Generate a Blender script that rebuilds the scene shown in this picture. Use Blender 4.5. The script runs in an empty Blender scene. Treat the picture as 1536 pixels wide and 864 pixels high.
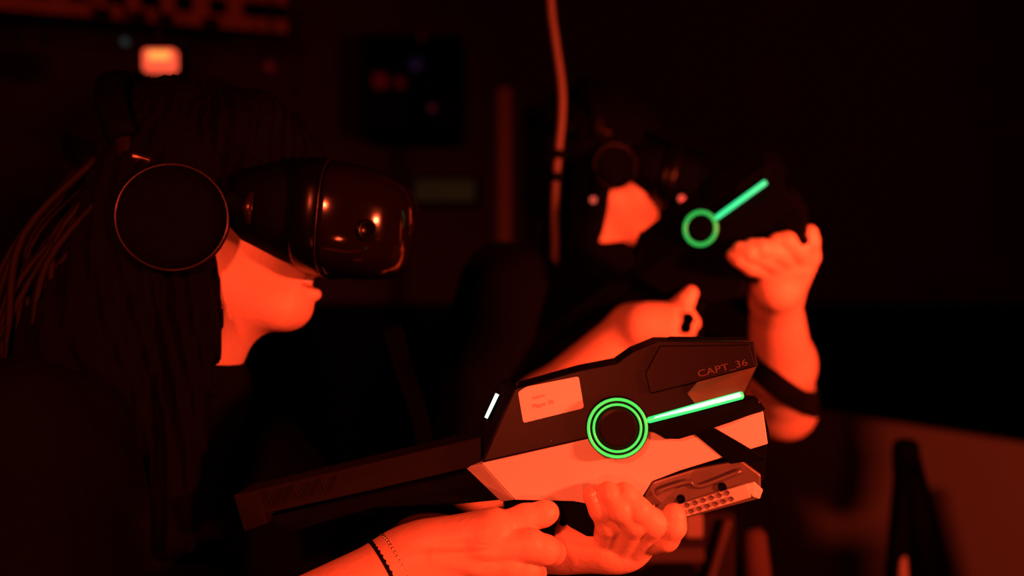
import bpy, bmesh, math, random
import numpy as np
from mathutils import Vector, Matrix

C = bpy.context.scene
F = 1400.0            # focal length in pixels of the 1536 x 864 frame
CAMZ = 1.5
# ------------------------------------------------------------------ camera, world, lights
cam = bpy.data.cameras.new('camera'); camo = bpy.data.objects.new('camera', cam)
C.collection.objects.link(camo)
camo.location = (0, 0, CAMZ); camo.rotation_euler = (math.pi/2, 0, 0)
cam.sensor_width = 36; cam.lens = 36*F/1536; cam.clip_start = 0.02
cam.dof.use_dof = True; cam.dof.focus_distance = 0.64; cam.dof.aperture_fstop = 3.0
C.camera = camo
w = bpy.data.worlds.new('world'); C.world = w; w.use_nodes = True
w.node_tree.nodes['Background'].inputs[0].default_value = (0.6, 0.04, 0.05, 1)
w.node_tree.nodes['Background'].inputs[1].default_value = 0.0012
C.view_settings.view_transform = 'Standard'; C.view_settings.look = 'None'
C.view_settings.gamma = 1; C.view_settings.exposure = 0; C.view_settings.use_curve_mapping = False

RED = (1.0, 0.080, 0.026)
def area(name, loc, target, sx, sy, power, col=RED, spread=180):
    l = bpy.data.lights.new(name, 'AREA'); l.shape = 'RECTANGLE'; l.size = sx; l.size_y = sy
    l.energy = power; l.color = col; l.spread = math.radians(spread)
    o = bpy.data.objects.new(name, l); C.collection.objects.link(o); o.location = loc
    o.rotation_euler = (Vector(target)-Vector(loc)).to_track_quat('-Z', 'Y').to_euler()
    return o
# red arena floodlight low beside the photographer, and a dim one up by the ceiling
area('red_floodlight', (-0.28, -0.35, 1.80), (0.10, 0.9, 1.42), 0.10, 0.05, 13.0)
area('red_side_fill', (0.95, 0.15, 1.55), (0.20, 1.0, 1.42), 0.12, 0.06, 7.0, spread=70)  # unseen fill lamp, added to brighten the far player's hands and arm
area('red_footlight', (0.02, -0.35, 0.98), (-0.02, 0.7, 1.36), 0.10, 0.05, 0.55, spread=75)
area('red_wall_wash', (1.4, 2.6, 2.72), (1.0, 4.1, 2.2), 0.6, 0.2, 0.5, (1, .04, .03))

# ------------------------------------------------------------------ helpers
def P(px, py, d):
    return np.array([(px-768)/F*d, d, CAMZ-(py-432)/F*d])

def mat(name, col, rough=0.5, metal=0, emit=None, strength=0, spec=0.5, noise=0, nscale=40, bump=0, bscale=200,
        sss=0, coat=0, wave=None, trans=0):
    m = bpy.data.materials.new(name); m.use_nodes = True
    nt = m.node_tree; b = nt.nodes['Principled BSDF']; L = nt.links
    b.inputs['Base Color'].default_value = (*col, 1); b.inputs['Roughness'].default_value = rough
    b.inputs['Metallic'].default_value = metal; b.inputs['Specular IOR Level'].default_value = spec
    if coat: b.inputs['Coat Weight'].default_value = coat; b.inputs['Coat Roughness'].default_value = .08
    if trans: b.inputs['Transmission Weight'].default_value = trans
    if sss:
        b.inputs['Subsurface Weight'].default_value = sss; b.inputs['Subsurface Scale'].default_value = 0.01
    if emit:
        b.inputs['Emission Color'].default_value = (*emit, 1); b.inputs['Emission Strength'].default_value = strength
    tc = nt.nodes.new('ShaderNodeTexCoord')
    if noise:
        n = nt.nodes.new('ShaderNodeTexNoise'); n.inputs['Scale'].default_value = nscale; n.inputs['Detail'].default_value = 5
        L.new(tc.outputs['Object'], n.inputs['Vector'])
        mx = nt.nodes.new('ShaderNodeMix'); mx.data_type = 'RGBA'
        mx.inputs[6].default_value = (*[c*(1-noise) for c in col], 1)
        mx.inputs[7].default_value = (*[min(1, c*(1+noise)) for c in col], 1)
        L.new(n.outputs['Fac'], mx.inputs[0]); L.new(mx.outputs[2], b.inputs['Base Color'])
    if bump:
        n = nt.nodes.new('ShaderNodeTexNoise'); n.inputs['Scale'].default_value = bscale; n.inputs['Detail'].default_value = 6
        L.new(tc.outputs['Object'], n.inputs['Vector'])
        bp = nt.nodes.new('ShaderNodeBump'); bp.inputs['Strength'].default_value = bump; bp.inputs['Distance'].default_value = 0.002
        L.new(n.outputs['Fac'], bp.inputs['Height']); L.new(bp.outputs['Normal'], b.inputs['Normal'])
    return m

M = dict(
    skin=mat('skin', (.80, .46, .34), .48, bump=.25, bscale=260, noise=.06, nscale=60, sss=.12),
    nail=mat('nail', (.95, .86, .80), .2, spec=.8),
    teeth=mat('teeth', (.85, .80, .70), .3),
    hair=mat('dark hair', (.0028, .0013, .001), .85, spec=.03, bump=.6, bscale=120),
    hair2=mat('black hair', (.002, .0015, .0015), .8, spec=.05),
    jacket=mat('black jersey', (.0028, .002, .002), .9, spec=.05, bump=.5, bscale=150),
    jacket2=mat('black cotton', (.0022, .0016, .0016), .9, spec=.04, bump=.5, bscale=150),
    trouser=mat('dark denim', (.006, .006, .01), .9, spec=.1),
    shoe=mat('shoe rubber', (.03, .03, .03), .6),
    black=mat('matte black plastic', (.0015, .0012, .0012), .7, spec=.03),
    gloss=mat('glossy black plastic', (.002, .0015, .0015), .22, spec=.08),
    visor=mat('smoked visor', (.006, .003, .002), .13, spec=.4, coat=.2, noise=.5, nscale=25),
    chrome=mat('dark metal rim', (.03, .018, .014), .25, metal=.6, spec=.3),
    upper=mat('charcoal shell', (.0075, .005, .005), .42, spec=.14),
    lower=mat('white shell', (.78, .76, .74), .45),
    lowerdark=mat('black shell', (.0015, .001, .001), .6, spec=.05),
    stock=mat('dark grey stock', (.009, .006, .006), .6, spec=.10),
    bronze=mat('bronze facet', (.12, .09, .05), .35, metal=.3, noise=.5, nscale=90),
    rail=mat('gunmetal grip', (.12, .095, .08), .38, metal=.2, noise=.25, nscale=60),
    band=mat('knurled grip band', (.62, .55, .48), .42),
    dark=mat('shadow black', (.0015, .0012, .0012), .7, spec=.06),
    sticker=mat('paper sticker', (.86, .85, .83), .7),
    ink=mat('faded ink', (.42, .33, .30), .8),
    emboss=mat('embossed letters', (.10, .06, .05), .35),
    green=mat('green light tube', (.02, .2, .05), .4, emit=(.045, 1, .13), strength=.85),
    greenbar=mat('bright green light bar', (.02, .2, .05), .4, emit=(.03, 1, .22), strength=1.0),
    barcore=mat('white green light core', (.1, .3, .2), .4, emit=(.45, 1, .62), strength=1.5),
    green2=mat('soft green light tube', (.02, .2, .05), .4, emit=(.02, 1, .16), strength=.5),
    greenbar2=mat('green light bar of far rifle', (.02, .2, .05), .4, emit=(.03, 1, .36), strength=1.1),
    white=mat('white light slit', (.5, .5, .5), .4, emit=(.7, 1, .9), strength=1.2),
    led=mat('red pilot light', (.4, .05, .05), .4, emit=(1, .14, .09), strength=.55),
    beads=mat('silver beads', (.7, .6, .5), .25, metal=.9),
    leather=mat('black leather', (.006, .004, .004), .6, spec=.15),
    wall=mat('dark red wall paint', (.046, .029, .029), .85, spec=.08, noise=.25, nscale=3),
    wallblack=mat('black wall paint', (.002, .002, .002), .9, spec=.03),
    floor=mat('black floor', (.02, .018, .018), .7, noise=.3, nscale=6),
    ceiling=mat('black ceiling', (.012, .010, .010), .9, spec=.1),
    partition=mat('beige partition board', (.88, .72, .62), .8, spec=.2, noise=.05, nscale=4),
    cable=mat('pale cable sheath', (.17, .11, .10), .6),
    post=mat('painted steel post', (.13, .08, .07), .7, spec=.2),
    tray=mat('rusty cable tray', (.22, .08, .045), .7, noise=.4, nscale=12),
    chair=mat('chair vinyl', (.30, .17, .14), .55, noise=.1),
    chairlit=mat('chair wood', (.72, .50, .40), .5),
    chairdark=mat('chair frame', (.01, .008, .008), .6, spec=.1),
)
def link(o, parent=None):
    C.collection.objects.link(o)
    if parent is not None: o.parent = parent
    return o
def tag(o, label=None, cat=None, group=None, kind=None):
    if label: o['label'] = label
    if cat: o['category'] = cat
    if group: o['group'] = group
    if kind: o['kind'] = kind
    return o
def empty(name, loc=(0, 0, 0), mw=None):
    o = bpy.data.objects.new(name, None); o.empty_display_size = .05
    C.collection.objects.link(o)
    if mw is not None: o.matrix_world = mw
    else: o.location = loc
    return o
def mesh(name, V, Fc, m, parent=None, smooth=False, world=True):
    """one mesh object; V are world coordinates unless world=False (then the parent's own)"""
    me = bpy.data.meshes.new(name)
    V = [tuple(map(float, v)) for v in V]
    if parent is not None and world:
        bpy.context.view_layer.update()
        inv = parent.matrix_world.inverted()
        V = [tuple(inv @ Vector(v)) for v in V]
    me.from_pydata(V, [], [tuple(f) for f in Fc]); me.materials.append(M[m] if isinstance(m, str) else m)
    if smooth: me.polygons.foreach_set('use_smooth', [True]*len(me.polygons))
    bm = bmesh.new(); bm.from_mesh(me); bmesh.ops.recalc_face_normals(bm, faces=bm.faces); bm.to_mesh(me); bm.free()
    return link(bpy.data.objects.new(name, me), parent)
def bevel(o, wd=.0008, seg=2, ang=35):
    b = o.modifiers.new('bevel', 'BEVEL'); b.width = wd; b.segments = seg; b.limit_method = 'ANGLE'; b.angle_limit = math.radians(ang)
    return o
def box(x0, x1, y0, y1, z0, z1):
    V = [(x, y, z) for x in (x0, x1) for y in (y0, y1) for z in (z0, z1)]
    return V, [(0, 1, 3, 2), (4, 6, 7, 5), (0, 4, 5, 1), (2, 3, 7, 6), (0, 2, 6, 4), (1, 5, 7, 3)]
def merge(*parts):
    V, Fc = [], []
    for v, f in parts:
        n = len(V); V += [tuple(q) for q in v]; Fc += [tuple(i+n for i in q) for q in f]
    return V, Fc
def catmull(pts, n=8):
    p = [np.array(q, float) for q in pts]; p = [2*p[0]-p[1]]+p+[2*p[-1]-p[-2]]; out = []
    for i in range(1, len(p)-2):
        for k in range(n):
            t = k/n
            out.append(.5*((2*p[i])+(-p[i-1]+p[i+1])*t+(2*p[i-1]-5*p[i]+4*p[i+1]-p[i+2])*t*t+(-p[i-1]+3*p[i]-3*p[i+1]+p[i+2])*t**3))
    out.append(p[-2]); return out
def tube(pts, r, seg=12, flat=None, cap=True, closed=False):
    """swept tube; r number or list; flat=(axis vector, ratio) makes a strap"""
    pts = [np.array(p, float) for p in pts]; n = len(pts)
    rs = r if hasattr(r, '__len__') else [r]*n
    V, Fc = [], []; prev = None
    for i in range(n):
        if closed: t = pts[(i+1) % n]-pts[i-1]
        else: t = pts[min(i+1, n-1)]-pts[max(i-1, 0)]
        t = t/(np.linalg.norm(t)+1e-12)
        ref = np.array(flat[0], float) if flat else (prev if prev is not None else (np.array([0, 0, 1.]) if abs(t[2]) < .9 else np.array([1., 0, 0])))
        a = ref-t*np.dot(ref, t); a /= np.linalg.norm(a)+1e-12; b = np.cross(t, a); prev = a
        q = flat[1] if flat else 1
        for k in range(seg):
            th = 2*math.pi*k/seg
            V.append(pts[i]+rs[i]*(math.cos(th)*a+q*math.sin(th)*b))
    m = n if closed else n-1
    for i in range(m):
        for k in range(seg):
            j = (i+1) % n
            Fc.append((i*seg+k, i*seg+(k+1) % seg, j*seg+(k+1) % seg, j*seg+k))
    if cap and not closed:
        Fc.append(tuple(range(seg))[::-1]); Fc.append(tuple((n-1)*seg+k for k in range(seg)))
    return V, Fc
def ring(c, nrm, R, r, seg=48, ts=10, up=(0, 0, 1)):
    c = np.array(c, float); nrm = np.array(nrm, float); nrm /= np.linalg.norm(nrm)
    a = np.cross(nrm, up); a /= np.linalg.norm(a); b = np.cross(nrm, a)
    return tube([c+R*(math.cos(t)*a+math.sin(t)*b) for t in np.linspace(0, 2*math.pi, seg, endpoint=False)], r, ts, closed=True)
def lathe(c, axis, prof, seg=40, up=(0, 0, 1)):
    """prof: (distance along axis, radius)"""
    c = np.array(c, float); n = np.array(axis, float); n /= np.linalg.norm(n)
    a = np.cross(n, up); a /= np.linalg.norm(a); b = np.cross(n, a); V, Fc = [], []
    for (h, r) in prof:
        for k in range(seg):
            t = 2*math.pi*k/seg; V.append(c+n*h+r*(math.cos(t)*a+math.sin(t)*b))
    for i in range(len(prof)-1):
        for k in range(seg): Fc.append((i*seg+k, i*seg+(k+1) % seg, (i+1)*seg+(k+1) % seg, (i+1)*seg+k))
    Fc.append(tuple(range(seg))[::-1]); Fc.append(tuple((len(prof)-1)*seg+k for k in range(seg)))
    return V, Fc

# ---- signed distance modelling for bodies, clothes and hair (smooth unions -> one surface)
def smin(a, b, k):
    if k <= 0: return np.minimum(a, b)
    h = np.clip(.5+.5*(b-a)/k, 0, 1); return b+(a-b)*h-k*h*(1-h)
def prim(p, q):
    t = q[0]
    if t == 'c':
        _, a, b, r1, r2 = q[:5]; a = np.asarray(a, float); b = np.asarray(b, float); ab = b-a
        h = np.clip(((p-a)@ab)/max(ab@ab, 1e-12), 0, 1)
        return np.linalg.norm(p-a-h[:, None]*ab, axis=1)-(r1+(r2-r1)*h)
    if t == 'e':
        _, c, r = q[:3]; R = q[3] if len(q) > 3 and q[3] is not None else None
        d = p-np.asarray(c, float)
        if R is not None: d = d@R
        r = np.asarray(r, float); k0 = np.linalg.norm(d/r, axis=1); k1 = np.linalg.norm(d/(r*r), axis=1)
        return k0*(k0-1)/(k1+1e-9)
def field(ops, p):
    d = np.full(len(p), 9.0)
    for o in ops:
        kind, k, body = o
        if kind == 'f': d = body(p, d); continue
        v = field(body, p) if isinstance(body, list) else prim(p, body)
        if kind == '+': d = smin(d, v, k)
        elif kind == '-': d = -smin(-d, v, k)
    return d
def cap(a, b, r1, r2=None, k=.01): return ('+', k, ('c', a, b, r1, r1 if r2 is None else r2))
def ell(c, r, k=.01, R=None): return ('+', k, ('e', c, r, R))
def cut(c, r, k=.004, R=None): return ('-', k, ('e', c, r, R))
def nets(ops, lo, hi, h, n=16):
    lo = np.array(lo, float); hi = np.array(hi, float)
    nb = np.ceil((hi-lo)/(h*n)).astype(int)
    bi = np.stack(np.meshgrid(*[np.arange(q) for q in nb], indexing='ij'), -1).reshape(-1, 3)
    cd = field(ops, lo+(bi+.5)*n*h)
    bi = bi[np.abs(cd) < n*h*.87*1.25+.006]
    loc = np.stack(np.meshgrid(*[np.arange(n+1)]*3, indexing='ij'), -1).reshape(-1, 3)
    cc = np.array([(i, j, k) for i in (0, 1) for j in (0, 1) for k in (0, 1)])
    E = [(a, b) for a in range(8) for b in range(a+1, 8) if np.abs(cc[a]-cc[b]).sum() == 1]
    keys, verts, quads = [], [], []
    key = lambda a: (a[..., 0]*4096+a[..., 1])*4096+a[..., 2]
    for b in bi:
        G = b*n+loc; D = field(ops, lo+G*h).reshape(n+1, n+1, n+1)
        S = D < 0
        if S.all() or not S.any(): continue
        cs = np.stack([D[i:n+i, j:n+j, k:n+k] for i, j, k in cc], -1)
        act = (cs < 0).any(-1) & (cs >= 0).any(-1)
        idx = np.argwhere(act); v = cs[act]
        acc = np.zeros((len(idx), 3)); cnt = np.zeros(len(idx))
        for a, c in E:
            m = (v[:, a] < 0) != (v[:, c] < 0)
            t = np.where(m, v[:, a]/(v[:, a]-v[:, c]+1e-15), 0)
            acc += m[:, None]*(cc[a]+t[:, None]*(cc[c]-cc[a])); cnt += m
        keys.append(key(idx+b*n+1)); verts.append(lo+(idx+b*n+acc/cnt[:, None])*h)
        for ax in range(3):
            A = S[:n, :n, :n]; sl = [slice(0, n)]*3; sl[ax] = slice(1, n+1); Bq = S[tuple(sl)]
            for flip in (0, 1):
                e = np.argwhere((A & ~Bq) if flip == 0 else (~A & Bq))
                if len(e) == 0: continue
                g = e+b*n+1; u = np.zeros(3, int); w_ = np.zeros(3, int); u[(ax+1) % 3] = 1; w_[(ax+2) % 3] = 1
                q = np.stack([key(g-u-w_), key(g-w_), key(g), key(g-u)], 1)
                quads.append(q if flip == 0 else q[:, ::-1])
    keys = np.concatenate(keys); verts = np.concatenate(verts); quads = np.concatenate(quads)
    o = np.argsort(keys); ks = keys[o]
    pos = np.clip(np.searchsorted(ks, quads), 0, len(ks)-1); ok = (ks[pos] == quads).all(1)
    return verts, o[pos[ok]]
def np_mesh(name, parts, m, parent=None, smooth=True):
    V = np.concatenate([p[0] for p in parts]); off = 0; Q = []
    for v, q in parts: Q.append(q+off); off += len(v)
    Q = np.concatenate(Q).astype(np.int32)
    if parent is not None:
        bpy.context.view_layer.update(); I = np.array(parent.matrix_world.inverted()); V = V@I[:3, :3].T+I[:3, 3]
    me = bpy.data.meshes.new(name); me.vertices.add(len(V)); me.vertices.foreach_set('co', V.astype(np.float32).ravel())
    me.loops.add(len(Q)*4); me.loops.foreach_set('vertex_index', Q.ravel())
    me.polygons.add(len(Q)); me.polygons.foreach_set('loop_start', np.arange(len(Q), dtype=np.int32)*4)
    me.update(calc_edges=True); me.validate()
    me.polygons.foreach_set('use_smooth', [smooth]*len(me.polygons)); me.materials.append(M[m])
    return link(bpy.data.objects.new(name, me), parent)

# ------------------------------------------------------------------ the setting
def struct(name, vf, m): return tag(mesh(name, *vf, m), kind='structure')
struct('floor', box(-3.2, 3.2, -2.0, 4.6, -.1, 0), 'floor')
struct('ceiling', box(-3.2, 3.2, -2.0, 4.6, 2.85, 2.95), 'ceiling')
struct('wall_back', box(-3.2, 3.2, 4.3, 4.4, 0, 2.85), 'wall')
struct('wall_left', box(-3.3, -3.2, -2.0, 4.6, 0, 2.85), 'wallblack')
struct('wall_right', box(3.2, 3.3, -2.0, 4.6, 0, 2.85), 'wall')
struct('wall_front', box(-3.2, 3.2, -2.1, -2.0, 0, 2.85), 'wallblack')
# black lower dado along the back wall
struct('trim_1', box(-3.2, 3.2, 4.22, 4.3, 0, 1.43), 'wallblack')

# low partition whose top edge runs down towards the right
pa = np.array([.62, 3.70]); pb = np.array([1.78, 1.53]); dr = (pb-pa)/np.linalg.norm(pb-pa); nn = np.array([dr[1], -dr[0]])*-.04
def wallseg(a, b, off, z0, z1):
    q = [a, b, b+off, a+off]
    V = [(x, y, z) for z in (z0, z1) for x, y in q]
    return V, [(0, 1, 2, 3), (4, 5, 6, 7), (0, 1, 5, 4), (1, 2, 6, 5), (2, 3, 7, 6), (3, 0, 4, 7)]
pt = empty('partition', (float(pa[0]), float(pa[1]), 0)); tag(pt, 'low beige partition board standing behind the far player at the right', 'partition')
bevel(mesh('board', *wallseg(pa, pb, nn, .04, 1.10), 'partition', pt), .003)
mesh('base_rail', *wallseg(pa-dr*.0, pb, nn*1.4, 0, .04), 'chairdark', pt)

# ------------------------------------------------------------------ rifle (local u along barrel, v up, w towards its right side)
class Frame:
    def __init__(s, o, theta, psi):
        s.o = np.array(o); ct, st, cp, sp = math.cos(theta), math.sin(theta), math.cos(psi), math.sin(psi)
        s.u = np.array([ct*cp, -sp*ct, st]); s.w = np.array([-sp, -cp, 0]); s.v = np.cross(s.w, s.u)
        s.mw = Matrix(((s.u[0], s.v[0], s.w[0], o[0]), (s.u[1], s.v[1], s.w[1], o[1]), (s.u[2], s.v[2], s.w[2], o[2]), (0, 0, 0, 1)))
    def loc(s, px, py, w):
        d = np.array([(px-768)/F, 1, -(py-432)/F]); c = np.array([0, 0, CAMZ])
        q = s.o+w*s.w; t = ((q-c)@s.w)/(d@s.w); p = c+t*d-s.o
        return (p@s.u, p@s.v, w)
    def world(s, u, v, w): return s.o+u*s.u+v*s.v+w*s.w
G1 = Frame(P(926, 642, .66), math.radians(14.3), math.radians(4))
VF = G1.loc(885, 656, .034)[1]
def on(px, py, kind, lift=0):
    """point of the rifle's side seen at that spot: 'u' upper slope, 'l' lower slope, or a fixed w"""
    w_ = .03
    for _ in range(8):
        u, v, _w = G1.loc(px, py, w_)
        if kind == 'u': w_ = .034-.20*max(v-VF, 0)+lift
        elif kind == 'l': w_ = .034-.38*max(VF-v, 0)+lift
        else: w_ = kind+lift
    return np.array([u, v, w_])
def slab(near, back=None, wmin=None):
    """solid with the traced near side and its mirror (or the near side pushed in by 'back')"""
    n = len(near); V = [tuple(p) for p in near]
    V += [(p[0], p[1], -p[2]) for p in near] if back is None else [(p[0], p[1], p[2]-back) for p in near]
    return V, [tuple(range(n)), tuple(range(2*n-1, n-1, -1))]+[(i, i+n, (i+1) % n+n, (i+1) % n) for i in range(n)]
def poly(pts, kind, lift=0, back=None): return slab([on(x, y, kind if len(q) == 0 else q[0], lift) for x, y, *q in pts], back)
def rounded(corners, r, n=5):
    out = []; c = [np.array(q, float) for q in corners]; m = len(c)
    for i in range(m):
        a = c[i-1]-c[i]; b = c[(i+1) % m]-c[i]; a /= np.linalg.norm(a); b /= np.linalg.norm(b)
        s = c[i]+a*r; e = c[i]+b*r
        for k in range(n+1):
            t = k/n; out.append(tuple((1-t)**2*s+2*t*(1-t)*c[i]+t*t*e))
    return out
def text_mesh(s, size, depth):
    cu = bpy.data.curves.new('t', 'FONT'); cu.body = s; cu.size = size; cu.extrude = depth; cu.resolution_u = 3
    o = bpy.data.objects.new('t', cu); C.collection.objects.link(o); bpy.context.view_layer.update()
    me = bpy.data.meshes.new_from_object(o.evaluated_get(bpy.context.evaluated_depsgraph_get()))
    V = [tuple(v.co) for v in me.vertices]; Fc = [tuple(p.vertices) for p in me.polygons]
    bpy.data.objects.remove(o); return V, Fc
def place_text(s, p0, p1, size, depth=.0002, squash=1.0):
    """text along p0->p1 (local rifle points)"""
    V, Fc = text_mesh(s, size, depth); p0 = np.array(p0); d = np.array(p1)-p0; L = np.linalg.norm(d); d /= L
    wd = max(v[0] for v in V); up = np.array([0, 1, -.2]); up -= d*(up@d); up /= np.linalg.norm(up); nn = np.cross(d, up)
    return [tuple(p0+d*v[0]*L/wd+up*v[1]*squash+nn*v[2]) for v in V], Fc

def build_rifle(fr, label, far=False):
    root = empty('toy_rifle', mw=fr.mw)
    tag(root, label, 'toy rifle')
    def part(name, vf, m, parent=root, bev=.0007, smooth=False):
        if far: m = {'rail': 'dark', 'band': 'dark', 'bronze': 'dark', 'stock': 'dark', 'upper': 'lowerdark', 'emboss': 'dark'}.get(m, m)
        me = mesh(name, vf[0], vf[1], m, root, smooth, world=False)
        me.parent = parent
        if bev: bevel(me, bev)
        return me
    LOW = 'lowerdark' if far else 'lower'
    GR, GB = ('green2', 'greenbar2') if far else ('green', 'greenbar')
    # upper shell: sloped side panel with stepped top
    up = part('upper_shell', poly([(722, 693), (773, 583), (868, 556), (925, 545), (950, 527), (988, 511), (1131, 513),
                                   (1137, 548), (1113, 598), (968, 636), (885, 656)], 'u'), 'upper')
    part('nose_cover', poly([(990, 519), (1124, 517), (1134, 549), (1048, 572), (975, 590), (968, 560)], 'u', .0035, .006), 'upper', up)
    part('nose_facet', slab([on(1046, 573, 'u', .005), on(1134, 550, 'u', .006), on(1115, 591, 'u', .0015), on(1044, 608, 'u', .001), on(1030, 590, 'u', .001)], .006), 'bronze', up, .0005)
    part('rear_edge', tube([on(724, 691, 'u', .0004), on(748, 638, 'u', .0004), on(772, 585, 'u', .0004)], [.0011, .0009, .0006], 8), 'stock', up, 0, True)
    # lower shell: slopes inwards towards the bottom
    lo_pts = [(722, 695), (885, 658), (960, 641), (1040, 645), (1145, 617), (1152, 666), (1085, 686), (1020, 706), (978, 722), (962, 748), (930, 765), (860, 752), (772, 750)]
    lw = part('lower_shell', poly(lo_pts, 'l'), LOW)
    part('rear_facet', slab([on(698, 701, .018), on(722, 696, 'l'), on(771, 750, 'l'), on(752, 753, .012)]), LOW, lw)
    if not far:
        part('side_shadow_patch', slab([on(1040, 650, 'l', .0012), on(1072, 642, 'l', .0012), on(1110, 664, 'l', .0012), on(1150, 688, 'l', .001), on(1096, 696, 'l', .001)], .004), 'dark', lw)  # diagonal cast shadow on the shell, put in as a dark slab
    part('under_channel', slab([on(1015, 700, .013), on(1085, 684, .013), on(1151, 665, .013), on(1146, 722, .011), on(1040, 720, .011), on(975, 740, .011)]), 'dark')
    part('side_fin', slab([on(956, 646, .0345), on(966, 632, .0345), on(1113, 594, .034), on(1135, 596, .030), on(1149, 614, .031), on(1095, 634, .034), on(1042, 652, .035), on(1018, 659, .035), on(998, 658, .035), on(980, 648, .035)], .010), 'dark')
    # lights
    c = on(926, 642, .0375)
    part('button', lathe(c-[0, 0, .006], (0, 0, 1), [(0, .021), (.0055, .021), (.0062, .0205), (.0062, .0172), (.0056, .0165), (.0056, .014), (.0075, .0128), (.008, .011), (.008, .002)], 56, (0, 1, 0)), 'upper', bev=0, smooth=False)
    part('outer_light_ring', ring(c+[0, 0, .0006], (0, 0, 1), .0192, .00105, 64, 10, (0, 1, 0)), GR, bev=0, smooth=True)
    part('inner_light_ring', ring(c+[0, 0, .0006], (0, 0, 1), .0157 if not far else .0176, .00085 if not far else .0018, 64, 10, (0, 1, 0)), GR, bev=0, smooth=True)
    a = on(967, 632, .0365); b = on(1115, 592, .0345)
    lb = part('light_bar', tube([a, a+(b-a)*.05, a+(b-a)*.5, b-(b-a)*.02, b], [.0012, .0021, .0026, .0027, .0018] if not far else [.0018, .0026, .0028, .0028, .002], 10), GB, bev=0, smooth=True)
    if not far: part('bar_core', tube([a+(b-a)*.10+[0, .0006, .0012], a+(b-a)*.5+[0, .0007, .0016], b-(b-a)*.03+[0, .0007, .0016]], [.0009, .0015, .0017], 10), 'barcore', lb, 0, True)
    part('light_slit', tube([on(729, 627, .022), on(746, 591, .018)], [.0012, .0014], 8), 'white' if not far else 'dark', bev=0, smooth=True)
    part('slit_housing', slab([on(716, 650, .012), on(728, 600, .012), on(752, 572, .012), on(772, 584, .014), on(724, 690, .016)]), 'dark')
    # stock
    st = part('stock', slab([on(356, 742, .018), on(722, 655, .020), on(722, 697, .022), on(560, 735, .020), on(392, 772, .018)]), 'stock')
    part('butt_plate', slab([on(350, 743, .020), on(388, 735, .020), on(400, 786, .019), on(366, 797, .017)]), 'stock')
    for i in range(8):
        x = 404+i*13.5; y = 748-i*3.2; s = 5 if i % 3 else -4
        part('rib', tube([on(x-s, y+11, .0195), on(x+s, y-11, .0195)], .0009, 6), 'upper', st, 0)
    part('stock_brace', slab([on(400, 775, .008), on(560, 737, .008), on(700, 702, .010), on(752, 750, .010), on(690, 756, .008), on(560, 762, .008), on(430, 800, .006)]), 'dark')
    # pistol grip, guard, trigger
    part('pistol_grip', slab([on(752, 748, .015), on(835, 742, .015), on(838, 775, .014), on(812, 880, .012), on(740, 905, .012), on(738, 860, .012), on(762, 790, .015)]), 'black', bev=.004)
    tg = part('trigger_guard', tube(catmull([on(838, 748, 0), on(852, 770, 0), on(838, 794, 0), on(812, 800, 0), on(790, 796, 0)], 5), .004, 8), 'dark', bev=0, smooth=True)
    part('trigger', tube(catmull([on(812, 748, 0), on(818, 768, 0), on(808, 784, 0)], 5), [.004]*10+[.003], 8), 'rail', bev=0, smooth=True)
    # front grip block the left hand closes on
    part('front_grip', slab([on(836, 742, .014), on(965, 738, .014), on(968, 790, .012), on(945, 812, .011), on(880, 806, .012), on(848, 788, .012)]), 'dark', bev=.003)
    # fore-end rail with dimples
    rl = part('fore_end', slab([on(966, 745, .013), on(979, 723, .014), on(1040, 704, .015), on(1112, 690, .015), on(1142, 712, .014), on(1142, 748, .014), on(1020, 780, .016), on(1000, 775, .016), on(996, 794, .014), on(986, 793, .013), on(976, 768, .013)]), 'rail', bev=.0015)
    part('fore_gap', slab([on(958, 752, .010), on(974, 716, .010), on(1020, 700, .010), on(1030, 690, .010), on(1060, 686, .010), on(1112, 682, .010), on(1112, 694, .010), on(1040, 708, .010), on(980, 728, .010), on(968, 752, .010)]), 'dark', bev=0)
    part('ridge', tube(catmull([on(984, 741, .0155), on(992, 735, .0165), on(1030, 723, .0168), on(1040, 727, .0165), on(1055, 728, .0168), on(1112, 706, .0168)], 6), .0017, 8), 'rail', rl, 0, True)
    bd = part('knurled_band', slab([on(1006, 761, .0185), on(1120, 726, .0185), on(1128, 746, .017), on(1020, 778, .017)]), 'band', rl, .0008)
    for r_, (x0, y0, x1, y1) in enumerate(((1018, 761, 1090, 739), (1024, 770, 1096, 748))):
        for k in range(7):
            t = k/6; q = on(x0+(x1-x0)*t, y0+(y1-y0)*t, .0176)
            part('dimple', lathe(q, (0, 0, 1), [(0, .0011), (.0012, .0019), (.0018, .0018), (.0014, .0006)], 10, (0, 1, 0)), 'rail', rl, 0)
    for x, y in ((1021, 748), (1083, 730)):
        part('screw', lathe(on(x, y, .0155), (0, 0, 1), [(0, .0029), (.0016, .0029), (.0018, .0024), (.0008, .0018)], 16, (0, 1, 0)), 'dark', rl, 0)
    part('fore_tip', slab([on(1116, 727, .018), on(1132, 723, .017), on(1145, 735, .014), on(1140, 749, .014), on(1130, 746, .017)]), 'band', rl, .0008)
    part('release_lever', tube([on(979, 758, .017), on(984, 775, .018), on(991, 791, .017)], [.0014, .0019, .0012], 8), 'band', rl, 0, True)
    for x, y in ((826, 661), (1138, 603)):
        part('rivet', lathe(on(x, y, 'u' if x < 900 else .031), (0, 0, 1), [(0, .0007), (.0006, .0007), (.0009, .0004)], 10, (0, 1, 0)), 'emboss', bev=0)
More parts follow.
